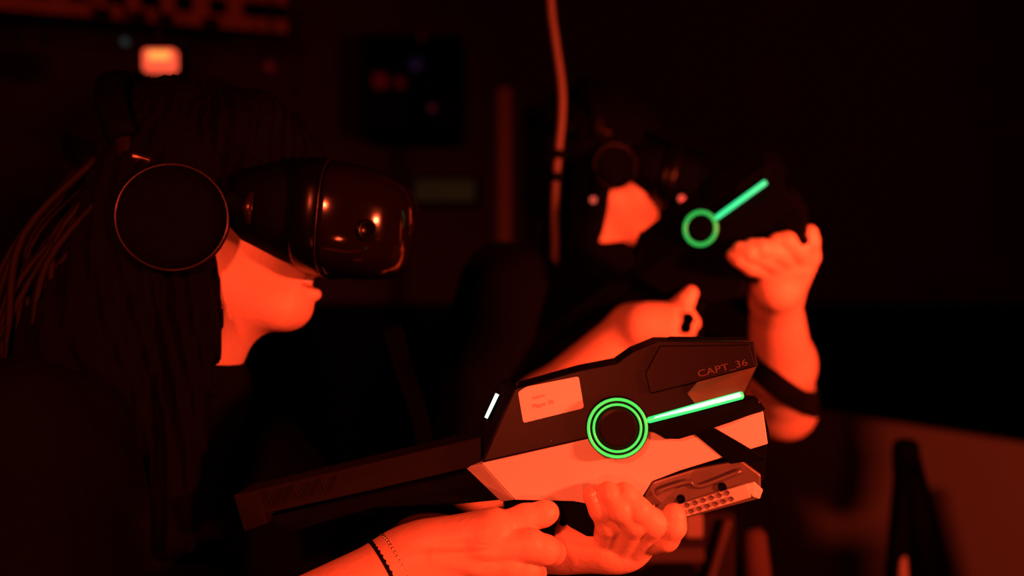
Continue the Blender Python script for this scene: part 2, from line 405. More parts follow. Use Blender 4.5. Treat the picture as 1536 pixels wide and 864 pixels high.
    if not far:
        co = [(x, y) for x, y in ((777, 588), (790, 580), (868, 564.5), (876, 612), (785, 634.5))]
        sk = part('sticker', poly(rounded(co, 4.0), 'u', .0006, .0005), 'sticker', bev=0)
        part('small_print', place_text('station', on(799, 599, 'u', .0007), on(818, 594, 'u', .0007), .0026), 'ink', sk, 0)
        part('print', place_text('Player 10', on(800, 613, 'u', .0007), on(831, 605.5, 'u', .0007), .0042), 'ink', sk, 0)
    part('raised_lettering', place_text('CAPT_36', on(1047, 566, 'u', .0037), on(1122, 547.5, 'u', .0037), .0075, .0003, .85), 'emboss' if not far else 'upper', bev=0)
    part('top_rail', slab([on(1000, 511, .006), on(1006, 506, .006), on(1118, 507, .006), on(1128, 513, .006)]), 'dark')
    # muzzle behind the fore tip
    part('muzzle', lathe(on(1120, 640, 0), (1, 0, 0), [(0, .018), (.010, .018), (.012, .014), (.012, .009), (.004, .008)], 24, (0, 1, 0)), 'dark', bev=0)
    return root
near_rifle = build_rifle(G1, 'white and charcoal toy rifle with paper sticker held by the near player')
G2 = Frame(P(1055, 349, 1.03)+np.array([.53, .85, 0])*.038, math.radians(32.5), math.radians(32))
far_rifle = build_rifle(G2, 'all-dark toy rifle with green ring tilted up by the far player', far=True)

# ------------------------------------------------------------------ heads
def head_ops(o, pitch=0, yaw=0, roll=0, male=False, mouth_open=False):
    R = np.array(Matrix.Rotation(yaw, 3, 'Z') @ Matrix.Rotation(pitch, 3, 'Y') @ Matrix.Rotation(roll, 3, 'X'))
    o = np.array(o)
    T = lambda x, y, z: o+R@np.array([x, y, z], float)
    H = [ell(T(-.012, 0, .040), (.094, .074, .078), .01, R), ell(T(.036, 0, -.012), (.053, .056, .078), .03, R)]
    for s in (-1, 1):
        H += [cap(T(.010, s*.050, -.036), T(.066, s*.016, -.070), .016, .0145, .02),
              ell(T(.052, s*.030, -.020), (.026, .024, .028), .02, R)]
    H += [ell(T(.072, 0, -.068), (.0175, .019, .0165), .016, R),
          ell(T(.070, 0, -.040), (.021, .027, .026), .016, R),
          cap(T(.088, 0, .020), T(.106, 0, -.013), .006, .0095, .010)]
    for s in (-1, 1):
        H += [ell(T(.096, s*.0105, -.017), (.010, .006, .006), .005, R),
              cap(T(.083, s*.014, .030), T(.072, s*.045, .030), .008, .007, .010),
              cut(T(.097, s*.031, .010), (.014, .014, .010), .012, R),
              ell(T(.074, s*.030, .010), (.0125, .0125, .0115), .004, R),
              ell(T(-.004, s*.073, .002), (.017, .007, .030), .006, R),
              cut(T(.001, s*.081, .004), (.009, .005, .017), .003, R)]
    # lips
    mo = .0028 if mouth_open else 0
    for s in (-1, 1):
        H += [cap(T(.079, s*.019, -.0445), T(.092, s*.003, -.040), .0025, .0040, .004),
              cap(T(.078, s*.018, -.0485-mo*.4), T(.0915+mo*.5, s*.003, -.0545-mo), .0028, .0052, .004)]
    if mouth_open: H += [cut(T(.094, 0, -.0475), (.021, .021, .0050), .002, R)]
    else: H += [cut(T(.100, 0, -.0465), (.014, .022, .0010), .002, R)]
    return H, T, R

# ------------------------------------------------------------------ near player
O1 = np.array([-.262, .80, 1.552])
H1, T1, R1 = head_ops(O1, pitch=0.0, mouth_open=True)
near = empty('person', (-.36, .80, 0))
tag(near, 'person in black top wearing headset and round headphones, aiming the near rifle', 'person')
neck1 = [cap((-.255, .80, 1.51), (-.305, .80, 1.40), .050, .054, .02)]
shR1, shL1 = np.array([-.345, .655, 1.385]), np.array([-.34, .945, 1.395])
elR1, elL1 = np.array([-.288, .545, 1.205]), np.array([-.15, .84, 1.235])
wrR1 = P(603, 856, .632); wrL1 = P(822, 806, .685)
torso1 = [ell((-.36, .80, .96), (.115, .165, .13), .05), ell((-.36, .80, 1.12), (.095, .135, .16), .06),
          ell((-.345, .80, 1.27), (.105, .155, .15), .06), cap(shR1, shL1, .045, .045, .05)]
legs1 = []
for s, x in ((-1, -.30), (1, -.42)):
    y = .80+s*.09
    legs1 += [cap((-.36, y, .92), (x+.02, y+s*.01, .50), .085, .058, .03), cap((x+.02, y+s*.01, .50), (x, y+s*.02, .10), .056, .038, .02),
              cap((x-.03, y+s*.02, .045), (x+.14, y+s*.03, .035), .035, .028, .02)]
def arm(sh, el, wr, r=(.047, .040, .038, .025)):
    d = (wr-el)/np.linalg.norm(wr-el)
    return [cap(sh, el, r[0], r[1]-.004, .02), cap(el, el+(wr-el)*.45, r[1]-.003, r[2], .02), cap(el+(wr-el)*.45, wr, r[2], r[3], .02)]
def finger(pts, rad, k=.003):
    return ('+', .0010, [cap(pts[i], pts[i+1], rad[i], rad[i+1], k) for i in range(len(pts)-1)])
# right hand: back of the hand towards the camera, fingers round the pistol grip, index along the trigger
mR = [P(742, 797, .628), P(732, 822, .622), P(722, 848, .624), P(708, 874, .630)]
handR1 = [cap(wrR1, P(640, 842, .632), .0245, .024, .01)]
for i, q in enumerate(mR):
    handR1.append(cap(P(628, 832+i*8, .634), q, .0165, .0125-.001*i, .014))
handR1 += [cap(P(640, 822, .632), P(736, 797, .628), .013, .011, .012),
           cap(P(640, 822, .640), P(742, 790, .640), .012, .0105, .012)]
fR = [finger([mR[0], P(788, 778, .634), P(815, 771, .636), P(822, 768.5, .637)], [.0118, .0098, .0085, .0078]),
      finger([mR[1], P(795, 818, .621), P(818, 825, .628), P(828, 828, .650), P(818, 834, .675)], [.0120, .0108, .0098, .0092, .008]),
      finger([mR[2], P(765, 848, .622), P(790, 856, .630), P(800, 860, .650), P(790, 864, .675)], [.0118, .0105, .0095, .0088, .0078]),
      finger([mR[3], P(745, 880, .630), P(768, 888, .640), P(775, 890, .660)], [.0108, .009, .0083, .0075])]
# right thumb over the far side of the grip
fR.append(finger([P(650, 822, .655), P(720, 790, .690), P(775, 775, .697), P(800, 772, .695)], [.014, .0115, .0095, .008]))
# tendons and knuckles
ten = [cap(P(650, 815+i*12, .6115), mR[i]+np.array([-.004, -.0122, .002]), .0022, .0032, .005) for i in range(3)]
ten += [cut((mR[i]+mR[i+1])/2+np.array([.010, -.014, 0]), (.014, .006, .0032), .006) for i in range(3)]+[cut(P(690, 787+i*16, .6095), (.026, .0035, .0030), .006) for i in range(3)]
ten += [cut(P(800+4*i, 795+40*i, .609+.004*i), (.0016, .004, .010), .003) for i in range(2)]
kn = [ell(mR[i]+np.array([0, -.004, .001]), (.011, .008, .010), .008) for i in range(3)]
handR1 += ten+kn+fR
# left hand: palm up under the rifle, fingers curling up over the near side, index under the fore-end
mL = [P(908, 826, .668), P(926, 830, .666), P(944, 828, .664), P(958, 812, .664)]
handL1 = [cap(wrL1, P(850, 812, .680), .021, .021, .01)]
for i, q in enumerate(mL): handL1.append(cap(P(845+i*3, 806+i*3, .682), q, .015, .0115, .012))
handL1 += [cap(P(835, 800, .672), P(905, 818, .660), .013, .0125, .012)]
fL = [finger([mL[0], P(913, 786, .640), P(900, 764, .632), P(890, 745, .632), P(888, 741, .633)], [.0112, .0088, .0075, .0063, .0058]),
      finger([mL[1], P(951, 783, .634), P(930, 764, .627), P(914, 741, .629), P(911, 736, .630)], [.0118, .0096, .0084, .0070, .0063]),
      finger([mL[2], P(979, 785, .636), P(957, 765, .628), P(939, 743, .629), P(935, 737, .631)], [.0120, .0098, .0086, .0072, .0064]),
      finger([mL[3], P(998, 806, .643), P(1010, 790, .636), P(1011, 774, .636), P(1011, 770, .637)], [.0115, .0096, .0086, .0076, .0068]),
      finger([P(850, 800, .700), P(880, 770, .722), P(900, 748, .722), P(912, 735, .718)], [.014, .0115, .0095, .0078])]
handL1 += fL
armR1 = arm(shR1, elR1, wrR1, (.047, .041, .037, .0255)); armL1 = arm(shL1, elL1, wrL1, (.047, .040, .036, .0235))
body_all = torso1+legs1+[('+', .02, armR1[:2]), ('+', .02, armL1[:2])]+neck1
fine_R = [('+', 0, armR1[1:]), ('+', .01, handR1)]; fine_L = [('+', 0, armL1[1:]), ('+', .01, handL1)]
head_all = H1+neck1
def bounds(pts, m): a = np.array(pts); return a.min(0)-m, a.max(0)+m
parts = [nets(body_all, (-.60, .40, -.01), (.02, 1.12, 1.50), .008),
         nets(head_all, O1-[.13, .11, .15], O1+[.14, .11, .15], .0018),
         nets(fine_R, *bounds([elR1+np.array([.02, 0, 0]), P(840, 900, .60), P(740, 740, .71)], .03), .00135),
         nets(fine_L, *bounds([elL1+np.array([.02, 0, 0]), P(1025, 840, .60), P(840, 720, .74)], .03), .00135)]
np_mesh('body', parts, 'skin', near)
# upper teeth
tv = []
for k in range(-4, 5):
    a = k*.21; q = T1(.0695+.019*math.cos(a), .026*math.sin(a), -.0435)
    tv.append(lathe(q, (0, 0, -1), [(-.003, .0018), (0, .0026), (.0035, .0024), (.0045, .0016)], 8, (1, 0, 0)))
mesh('teeth', *merge(*tv), 'teeth', near, True)
# fingernails
def nail(a, b, r, out, parent, sz=.8):
    a = np.array(a); b = np.array(b); d = (b-a)/np.linalg.norm(b-a); out = np.array(out, float); out -= d*(out@d); out /= np.linalg.norm(out)
    s = np.cross(d, out); c = b-d*r*.45+out*r*1.10; V, Fc = [], []
    for i in range(7):
        for j in range(7):
            u = (i-3)/3; v = (j-3)/3; wv = math.sqrt(max(0, 1-abs(u)**3*.35))
            x = u*r*.95; y = v*r*.72*wv
            V.append(c+d*x+s*y-out*(y*y/(r*1.5)+x*x/(r*5))+out*.0003)
    Fc = [(i*7+j, i*7+j+1, i*7+j+8, i*7+j+7) for i in range(6) for j in range(6)]
    o = mesh('fingernail', V, Fc, 'nail', parent, True)
    so = o.modifiers.new('solid', 'SOLIDIFY'); so.thickness = .0005; so.offset = 0
cam_dir = np.array([.1, -1, .25])
nail(P(900, 764, .632), P(889, 743, .632), .0060, cam_dir, near)
nail(P(930, 764, .627), P(912, 738, .630), .0066, cam_dir, near)
nail(P(957, 765, .628), P(937, 740, .630), .0067, cam_dir, near)
nail(P(1010, 790, .636), P(1011, 772, .637), .0070, cam_dir+np.array([.5, 0, 0]), near)
nail(P(788, 778, .634), P(819, 769, .637), .0075, np.array([0, -.3, 1.]), near)

# clothes (slightly larger than the body, folds pressed in)
def folds(amp, fx, fy, fz):
    def f(p, d):
        return d+amp*(np.sin(p[:, 0]*fx+3*np.sin(p[:, 2]*fz*.6))*np.sin(p[:, 2]*fz+2.1*np.sin(p[:, 1]*fy)))
    return ('f', 0, f)
def grow(ops, g): return [('f', 0, lambda p, d, o=ops: field(o, p)-g)]
def fz(ops, g, zmin=None, zmax=None, extra=None):
    def f(p, d):
        v = field(ops, p)-g
        if zmin is not None: v = np.maximum(v, zmin-p[:, 2])
        if zmax is not None: v = np.maximum(v, p[:, 2]-zmax)
        if extra: v = extra(p, v)
        return v
    return ('f', 0, f)
sl = [cap(shR1, elR1, .056, .050, .03), cap(shL1, elL1, .056, .050, .03), cap(elR1, elR1+(wrR1-elR1)*.22, .049, .047, .01),
      cap(elL1, elL1+(wrL1-elL1)*.3, .048, .045, .01)]
collar = [cap((-.312, .80, 1.40), (-.296, .80, 1.415), .064, .060, .02)]
top1 = [fz(torso1+collar+[('+', .03, sl)], .008, zmin=.90), folds(.0035, 40, 38, 33)]
np_mesh('jacket', [nets(top1, (-.60, .38, .86), (.02, 1.14, 1.52), .006)], 'jacket', near)
np_mesh('trousers', [nets([fz(legs1+[torso1[0]], .008, zmin=.09, zmax=.98), folds(.003, 30, 30, 25)], (-.60, .5, .05), (-.1, 1.1, 1.02), .01)], 'trouser', near)
for s, x in ((-1, -.30), (1, -.42)):
    y = .80+s*.09
    np_mesh('shoe', [nets([cap((x-.03, y+s*.02, .05), (x+.15, y+s*.03, .04), .044, .036, .02), cap((x, y+s*.02, .06), (x, y+s*.02, .11), .045, .045, .02),
                          fz([ell((x+.06, y+s*.025, .0), (.16, .05, .06), .01)], 0, zmin=0.0)] +
                          [('f', 0, lambda p, d: np.maximum(d, .0-p[:, 2]))], (x-.15, y-.12, -.02), (x+.28, y+.14, .2), .007)], 'shoe', near)
# long hair: cap over the skull and a mass falling behind the headphone to the shoulder
def strands(p, d):
    a = np.arctan2(p[:, 1]-O1[1], p[:, 0]-O1[0])
    return d+.0022*np.sin(a*46+9*np.sin(p[:, 2]*13))+.0012*np.sin(a*91+p[:, 2]*40)
hair1 = [ell(T1(-.018, 0, .044), (.100, .083, .084), .01),
         cap(T1(-.035, -.070, .03), T1(-.075, -.085, -.10), .030, .036, .03), cap(T1(-.075, -.085, -.10), T1(-.085, -.10, -.24), .036, .024, .03),
         cap(T1(.012, -.066, -.035), T1(.012, -.072, -.09), .018, .019, .02), cap(T1(.012, -.072, -.09), T1(.012, -.105, -.24), .019, .013, .02),
         cap(T1(-.06, 0, .0), T1(-.10, 0, -.20), .07, .05, .03), cap(T1(-.03, -.072, -.05), T1(-.035, -.095, -.24), .026, .022, .02),
         cap(T1(-.035, .070, .03), T1(-.075, .085, -.10), .030, .036, .03), cap(T1(-.075, .085, -.10), T1(-.085, .10, -.22), .036, .024, .03),
         ('-', .012, ('e', T1(.075, 0, -.020), (.055, .10, .058), None)), cap(T1(.055, -.04, .085), T1(.080, .0, .050), .022, .014, .03), cap(T1(.055, .04, .085), T1(.080, .0, .050), .022, .014, .03), cap(T1(.045, -.055, .07), T1(.068, -.045, .04), .02, .012, .02), ('f', 0, strands)]
np_mesh('hair', [nets(hair1, O1-[.20, .17, .30], O1+[.12, .17, .17], .0035)], 'hair', near)
random.seed(4)
lk = []
for k in range(26):
    b0 = T1(-.050+random.uniform(-.02, .015), -.085+random.uniform(-.01, .01), .02+random.uniform(-.03, .03))
    b1 = b0+np.array([-.03-random.uniform(0, .02), -.015, -.06]); b2 = b1+np.array([random.uniform(-.03, .015), -.01, -.07]); b3 = b2+np.array([random.uniform(-.02, .03), 0, -.07])
    lk.append(tube(catmull([b0, b1, b2, b3], 5), [.003]*10+[.0022]*5+[.0007], 6))
mesh('loose_locks', *merge(*lk), mat('lighter hair', (.008, .003, .002), .6, spec=.1), near, True)['kind'] = 'stuff'

# bracelet
bd = (P(640, 842, .632)-wrR1); bd /= np.linalg.norm(bd)
axr = (wrR1-elR1)/np.linalg.norm(wrR1-elR1)
br = empty('bracelet', tuple(map(float, wrR1))); tag(br, 'beaded black bracelet around the wrist holding the near rifle grip', 'bracelet')
c0 = wrR1-axr*.004
mesh('leather_band', *tube([c0+R_ for R_ in [np.array([0, 0, 0])]*1]+[c0], .001, 6) if False else lathe(c0-axr*.004, axr, [(-.004, .0262), (-.004, .0275), (.004, .0275), (.004, .0262)], 40), 'leather', br, True)
a_ = np.cross(axr, (0, 0, 1)); a_ /= np.linalg.norm(a_); b_ = np.cross(axr, a_)
bv, bf = lathe((0, 0, 0), (0, 0, 1), [(-.00145, .0003), (-.0011, .0010), (0, .00145), (.0011, .0010), (.00145, .0003)], 8, (1, 0, 0))
bme = None
for k in range(52):
    t = 2*math.pi*k/52; q = c0+axr*.0025+(math.cos(t)*a_+math.sin(t)*b_)*.0272
    if bme is None:
        o = mesh('bead', bv, bf, 'beads', None, True); bme = o.data; o.parent = br
    else:
        o = bpy.data.objects.new('bead', bme); link(o, br)
    o.location = Vector(q)-Vector(wrR1)

# ------------------------------------------------------------------ head-worn gear
def loft(T, secs, seg=36, p=3.2):
    """sections (x, zc, half_y, half_z) of superellipses along the head's forward axis"""
    V, Fc = [], []
    for x, zc, hy, hz in secs:
        for k in range(seg):
            t = 2*math.pi*k/seg; c, s = math.cos(t), math.sin(t)
            V.append(T(x, hy*math.copysign(abs(c)**(2/p), c), zc+hz*math.copysign(abs(s)**(2/p), s)))
    n = len(secs)
    for i in range(n-1):
        for k in range(seg): Fc.append((i*seg+k, i*seg+(k+1) % seg, (i+1)*seg+(k+1) % seg, (i+1)*seg+k))
    Fc.append(tuple(range(seg))[::-1]); Fc.append(tuple((n-1)*seg+k for k in range(seg)))
    return V, Fc
def headset(o, pitch, label, near_=True, yaw=0):
    Rm = np.array(Matrix.Rotation(yaw, 3, 'Z') @ Matrix.Rotation(pitch, 3, 'Y')); o = np.array(o)
    T = lambda x, y, z: o+Rm@np.array([x, y, z], float)
    root = empty('vr_headset', tuple(map(float, o+Rm@np.array([.1, 0, 0])))); tag(root, label, 'headset')
    mesh('face_gasket', *loft(T, [(.040, .010, .077, .026), (.050, .009, .083, .034), (.075, .008, .085, .042), (.098, .006, .085, .045)]), 'black', root, True)
    hs = bevel(mesh('housing', *loft(T, [(.092, .006, .086, .046), (.096, .006, .089, .048), (.112, .005, .090, .049), (.114, .005, .089, .048)], p=3.6), 'gloss', root, True), .001)
    mesh('visor', *loft(T, [(.113, .005, .089, .048), (.118, .005, .0895, .0485), (.140, .004, .086, .047), (.160, .003, .076, .043), (.172, .002, .062, .036), (.178, .001, .045, .026), (.180, 0, .02, .012)], 48, 3.0), 'visor' if near_ else 'black', root, True)
    mesh('seam', *tube([T(.1135, .0905*math.copysign(abs(math.cos(t))**.6, math.cos(t)), 5e-3+.0495*math.copysign(abs(math.sin(t))**.6, math.sin(t))) for t in np.linspace(0, 2*math.pi, 60, endpoint=False)], .0008, 6, closed=True), 'chrome', root, True)
    for s in (-1, 1):
        mesh('camera_lens', *lathe(T(.150, s*.079, -.004), Rm@np.array([.45, s*.9, 0]), [(0, .0085), (.003, .0085), (.0038, .0072), (.0025, .005)], 24), 'gloss', root, True)
        mesh('strap_arm', *tube([T(.062, s*.083, .004), T(.038, s*.078, .008), T(-.01, s*.074, .014), T(-.04, s*.074, .022)], [.010, .009, .0075, .0065], 12, ((0, 0, 1) if True else None, .35)), 'black', root, True)
    # notch facets at the front
    mesh('front_notch', *tube([T(.176, -.030, .018), T(.179, -.034, .002), T(.174, -.040, -.016)], .0012, 6), 'chrome', root, True)
    pts = [T(-.04-.075*math.sin(t), .086*math.cos(t), .026+.018*math.sin(t)) for t in np.linspace(0, math.pi, 18)]
    mesh('rear_strap', *tube(pts, .011, 10, ((0, 0, 1), .25)), 'black', root, True)
    top = [T(.075*math.cos(t)-.012+.02*math.cos(t), 0, .030+.080*math.sin(t)) for t in np.linspace(.1, math.pi-.2, 16)]
    mesh('top_strap', *tube(top, .010, 10, ((0, 1, 0), .22)), 'black', root, True)
    return root, T
hs1, TH1 = headset(O1+np.array([0, 0, .011]), math.radians(5.5), 'glossy dark headset covering the eyes of the near player', True)
mesh('side_tab', *tube([TH1(.062, -.0868, .016), TH1(.060, -.0885, .004), TH1(.062, -.0875, -.008)], [.002, .0045, .0015], 10, ((1, 0, 0), .4)), 'chrome', hs1, True)

def headphones(T, R, label, tilt, cup_r=.0415, ycup=.098, led=False, hb=.066):
    root = empty('headphones', tuple(map(float, T(0, 0, .1)))); tag(root, label, 'headphones')
    for s in (-1, 1):
        ax = R@np.array([.27, s, .06]); c = T(.0, s*(ycup-.024), 0)
        cup = mesh('ear_cup', *lathe(c, ax, [(0, cup_r*.86), (.003, cup_r*.94), (.012, cup_r*.98), (.018, cup_r), (.0235, cup_r), (.0245, cup_r*.97), (.0215, cup_r*.92), (.021, cup_r*.60), (.0225, cup_r*.2)], 56), 'black', root, True)
        mesh('cup_rim', *ring(c+ax/np.linalg.norm(ax)*.0242, ax, cup_r*.965, .0011, 64, 8), 'chrome', cup, True)
        mesh('cushion', *ring(c-ax/np.linalg.norm(ax)*.004, ax, cup_r*.70, .0095, 48, 10), 'black', cup, True)
        # yoke going up and back from the cup
        j = T(-.030, s*(ycup-.004), .046); e0 = c+ax/np.linalg.norm(ax)*.016+R@np.array([-.018, 0, .040])
        yk = bevel(mesh('yoke', *tube([e0, j, T(-.034, s*(ycup-.008), .062)], [.009, .0075, .0065], 10, (R@np.array([1., 0, 0]), .45)), 'chrome', root, True), .0005)
        if led: mesh('pilot_light', *lathe(T(-.035, s*(ycup+.002), -.055), R@np.array([0, s, 0]), [(0, .0045), (.002, .0045), (.003, .003)], 16), 'led', root, True)
    pts = [T(-.034-.030*math.sin(t), (ycup-.008)*math.cos(t), .062+hb*math.sin(t)) for t in np.linspace(0, math.pi, 24)]
    mesh('headband', *tube(pts, .012, 10, (R@np.array([1., 0, 0]), .3)), 'black', root, True)
    return root
headphones(T1, R1, 'round over-ear headphones with thin shiny rim on the near player', 0)

# ------------------------------------------------------------------ far player
O2 = np.array([.138, 1.40, 1.670])
PIT2 = math.radians(16)
H2, T2, R2 = head_ops(O2, pitch=PIT2, male=True)
farp = empty('person', (.08, 1.42, 0))
tag(farp, 'person in black shirt with bare forearms behind, raising the dark rifle', 'person')
shR2, shL2 = np.array([.0, 1.25, 1.485]), np.array([.235, 1.51, 1.485])
elR2, elL2 = np.array([-.040, 1.175, 1.265]), P(1176, 612, 1.30)
wrR2 = P(948, 492, 1.095); wrL2 = P(1163, 448, 1.09)
neck2 = [cap(T2(-.005, 0, -.05), (.09, 1.41, 1.50), .056, .064, .02)]
torso2 = [ell((.16, 1.44, .98), (.13, .165, .13), .05), ell((.17, 1.43, 1.17), (.125, .155, .17), .06),
          ell((.11, 1.40, 1.36), (.125, .165, .16), .06), cap(shR2, shL2, .055, .055, .05), cap((.10, 1.40, 1.44), (.112, 1.40, 1.555), .07, .055, .04)]
legs2 = []
for s, x in ((-1, .06), (1, .26)):
    y = 1.42+s*.10
    legs2 += [cap((.16, y, .95), (x+.05, y, .52), .095, .065, .03), cap((x+.05, y, .52), (x, y, .11), .062, .042, .02),
              cap((x-.03, y, .05), (x+.15, y, .04), .038, .032, .02)]
armR2 = arm(shR2, elR2, wrR2, (.055, .046, .042, .027)); armL2 = arm(shL2, elL2, wrL2, (.055, .045, .041, .0285))
# far right hand on the pistol grip
mR2 = [P(1008, 470, 1.068), P(1012, 482, 1.063), P(1008, 494, 1.063), P(1000, 504, 1.068)]
hR2 = [cap(wrR2, P(968, 489, 1.080), .0275, .026, .01)]
for i, q in enumerate(mR2): hR2.append(cap(P(962, 484+i*4, 1.078), q, .017, .014, .014))
hR2 += [finger([mR2[0], P(1028, 452, 1.058), P(1036, 440, 1.058)], [.013, .011, .009]),
        finger([mR2[1], P(1030, 478, 1.056), P(1036, 484, 1.070), P(1030, 488, 1.088)], [.0135, .012, .0108, .009]),
        finger([mR2[2], P(1026, 491, 1.056), P(1031, 497, 1.070), P(1024, 500, 1.088)], [.0135, .012, .0105, .009]),
        finger([mR2[3], P(1016, 504, 1.060), P(1020, 508, 1.073), P(1014, 511, 1.088)], [.0125, .011, .010, .0085]),
        finger([P(975, 472, 1.11), P(992, 452, 1.145), P(1006, 440, 1.165), P(1012, 434, 1.17)], [.015, .0125, .011, .009])]
# far left hand cupping the fore-end
mL2 = [P(1150, 402, 1.041), P(1172, 398, 1.034), P(1190, 394, 1.032), P(1205, 396, 1.036)]
hL2 = [cap(wrL2, P(1166, 430, 1.051), .0285, .028, .012)]
for i, q in enumerate(mL2): hL2.append(cap(P(1158+i*7, 428, 1.083), q, .019, .0145, .016))
hL2 += [finger([mL2[0], P(1128, 398, 1.011), P(1110, 388, 1.001), P(1101, 383, 1.003)], [.014, .0115, .0095, .0080]),
        finger([mL2[1], P(1146, 386, 1.006), P(1124, 379, 0.996), P(1110, 374, 0.999)], [.014, .012, .0100, .0085]),
        finger([mL2[2], P(1166, 378, 1.006), P(1142, 373, 0.996), P(1128, 370, 0.999)], [.014, .012, .0105, .009]),
        finger([mL2[3], P(1196, 374, 1.011), P(1180, 362, 1.001), P(1165, 362, 1.001)], [.014, .0125, .0105, .009]),
        finger([P(1196, 412, 1.041), P(1213, 385, 1.026), P(1214, 362, 1.011), P(1214, 350, 1.009)], [.016, .0125, .0110, .0095])]
body2 = torso2+legs2+[('+', .02, armR2[:2]), ('+', .02, armL2[:2])]+neck2
parts = [nets(body2, (-.20, 1.05, -.01), (.55, 1.75, 1.60), .009),
         nets(H2+neck2, O2-[.14, .12, .17], O2+[.15, .12, .16], .0030),
         nets([('+', 0, armR2[1:]), ('+', .01, hR2)], *bounds([elR2, P(1045, 520, 1.09), P(1045, 415, 1.15)], .045), .0022),
         nets([('+', 0, armL2[1:]), ('+', .01, hL2)], *bounds([elL2, wrL2, P(1090, 340, 1.02), P(1230, 440, 1.1)], .045), .0022)]
np_mesh('body', parts, 'skin', farp)
sl2 = [cap(shR2, shR2+(elR2-shR2)*.80, .064, .058, .03), cap(shL2, shL2+(elL2-shL2)*.72, .064, .056, .03)]
added_front2 = [ell((.20, 1.42, 1.03), (.165, .19, .20), .06), cap((.30, 1.38, 1.26), (.36, 1.38, 1.02), .05, .05, .06)]  # added loose front, widened to cast its shadow on the partition
np_mesh('shirt', [nets([fz(torso2+added_front2+[('+', .03, sl2)], .008, zmin=.88), folds(.005, 36, 36, 22)], (-.20, 1.05, .82), (.60, 1.75, 1.62), .0075)], 'jacket2', farp)
np_mesh('trousers', [nets([fz(legs2+[torso2[0]], .008, zmin=.09, zmax=1.0), folds(.003, 30, 30, 25)], (-.25, 1.1, .05), (.5, 1.8, 1.04), .012)], 'trouser', farp)
for s, x in ((-1, .06), (1, .26)):
    y = 1.42+s*.10
    np_mesh('shoe', [nets([cap((x-.03, y, .05), (x+.16, y, .04), .047, .039, .02), cap((x, y, .06), (x, y, .12), .048, .048, .02),
                          ('f', 0, lambda p, d: np.maximum(d, .0-p[:, 2]))], (x-.15, y-.12, -.02), (x+.28, y+.14, .22), .008)], 'shoe', farp)
hair2 = [ell(T2(-.020, 0, .040), (.090, .080, .080), .01), cap(T2(-.06, 0, .02), T2(-.07, 0, -.05), .055, .04, .03),
         cap(T2(-.02, -.062, -.01), T2(-.015, -.058, -.085), .028, .026, .02), cap(T2(-.03, -.04, -.05), T2(-.02, -.05, -.16), .045, .040, .02),
         ('-', .01, ('e', T2(.085, 0, .015), (.060, .11, .070), None))]
np_mesh('hair', [nets(hair2, O2-[.18, .14, .24], O2+[.12, .12, .17], .006)], 'hair2', farp)
hs2, TH2 = headset(O2+np.array([-.018, 0, .018]), PIT2-.02, 'black headset over the eyes of the far player under the cap', False)
mesh('pilot_light', *lathe(P(1022, 298, 1.305), (.1, -1, 0), [(0, .0048), (.002, .0048), (.003, .003)], 16), 'led', hs2, True)
lp = P(1022, 298, 1.31)
mesh('light_stalk', *tube([TH2(.150, -.072, -.036), lp+np.array([0, .006, 0])], .004, 8), 'black', hs2, True)
hp2 = headphones(T2, R2, 'black over-ear headphones with tiny red light on the far player', 0, .032, .096, hb=.062)
mesh('pilot_light', *lathe(P(890, 300, 1.285), (0, -1, 0), [(0, .0048), (.002, .0048), (.003, .003)], 16), 'led', hp2, True)
mesh('light_stalk', *tube([T2(-.02, -.088, -.024), P(890, 300, 1.29)], .004, 8), 'black', hp2, True)
# cap with brim over the headset
capn = empty('cap', tuple(map(float, T2(0, 0, .10)))); tag(capn, 'dark peaked cap on the head of the far player', 'cap')
np_mesh('crown', [nets([ell(T2(-.018, 0, .048), (.098, .086, .080), .01, R2), ('-', .002, ('e', T2(-.018, 0, .025), (.092, .080, .082), R2))], O2-[.17, .13, .06], O2+[.14, .13, .19], .006)], 'jacket2', capn)
bv_ = []
for i in range(13):
    a = (i-6)/6*1.15
    for r_, zz in ((.070, .084), (.150, .074), (.150, .070), (.070, .080)):
        bv_.append(T2(-.005+r_*math.cos(a)*(1.0), r_*.60*math.sin(a)+.02*math.sin(a), zz-.012*abs(a)))
mesh('brim', bv_, [(i*4+k, i*4+(k+1) % 4, (i+1)*4+(k+1) % 4, (i+1)*4+k) for i in range(12) for k in range(4)]+[(0, 1, 2, 3), (48, 51, 50, 49)], 'jacket2', capn, True)
# shadow across the forearm just above the elbow, modelled as a dark shell
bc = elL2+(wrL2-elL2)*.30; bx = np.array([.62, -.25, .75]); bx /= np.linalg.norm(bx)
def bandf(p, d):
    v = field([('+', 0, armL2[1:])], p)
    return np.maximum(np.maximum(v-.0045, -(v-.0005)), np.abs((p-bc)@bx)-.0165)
tag(np_mesh('forearm_shadow_band', [nets([('f', 0, bandf)], bc-.09, bc+.09, .0022)], 'leather'),
    'dark shadow band modelled on the raised forearm of the far player', 'shadow band')

# sling hanging from the near rifle across the chest
sg = catmull([P(588, 490, .785), P(602, 540, .755), P(620, 590, .73), P(636, 650, .715), P(640, 700, .700)], 6)
tag(mesh('rifle_sling', *tube(sg, .008, 8, ((1, 0, .3), .2)), 'black', None, True), 'dark woven sling strap rising from the stock of the near rifle', 'sling')

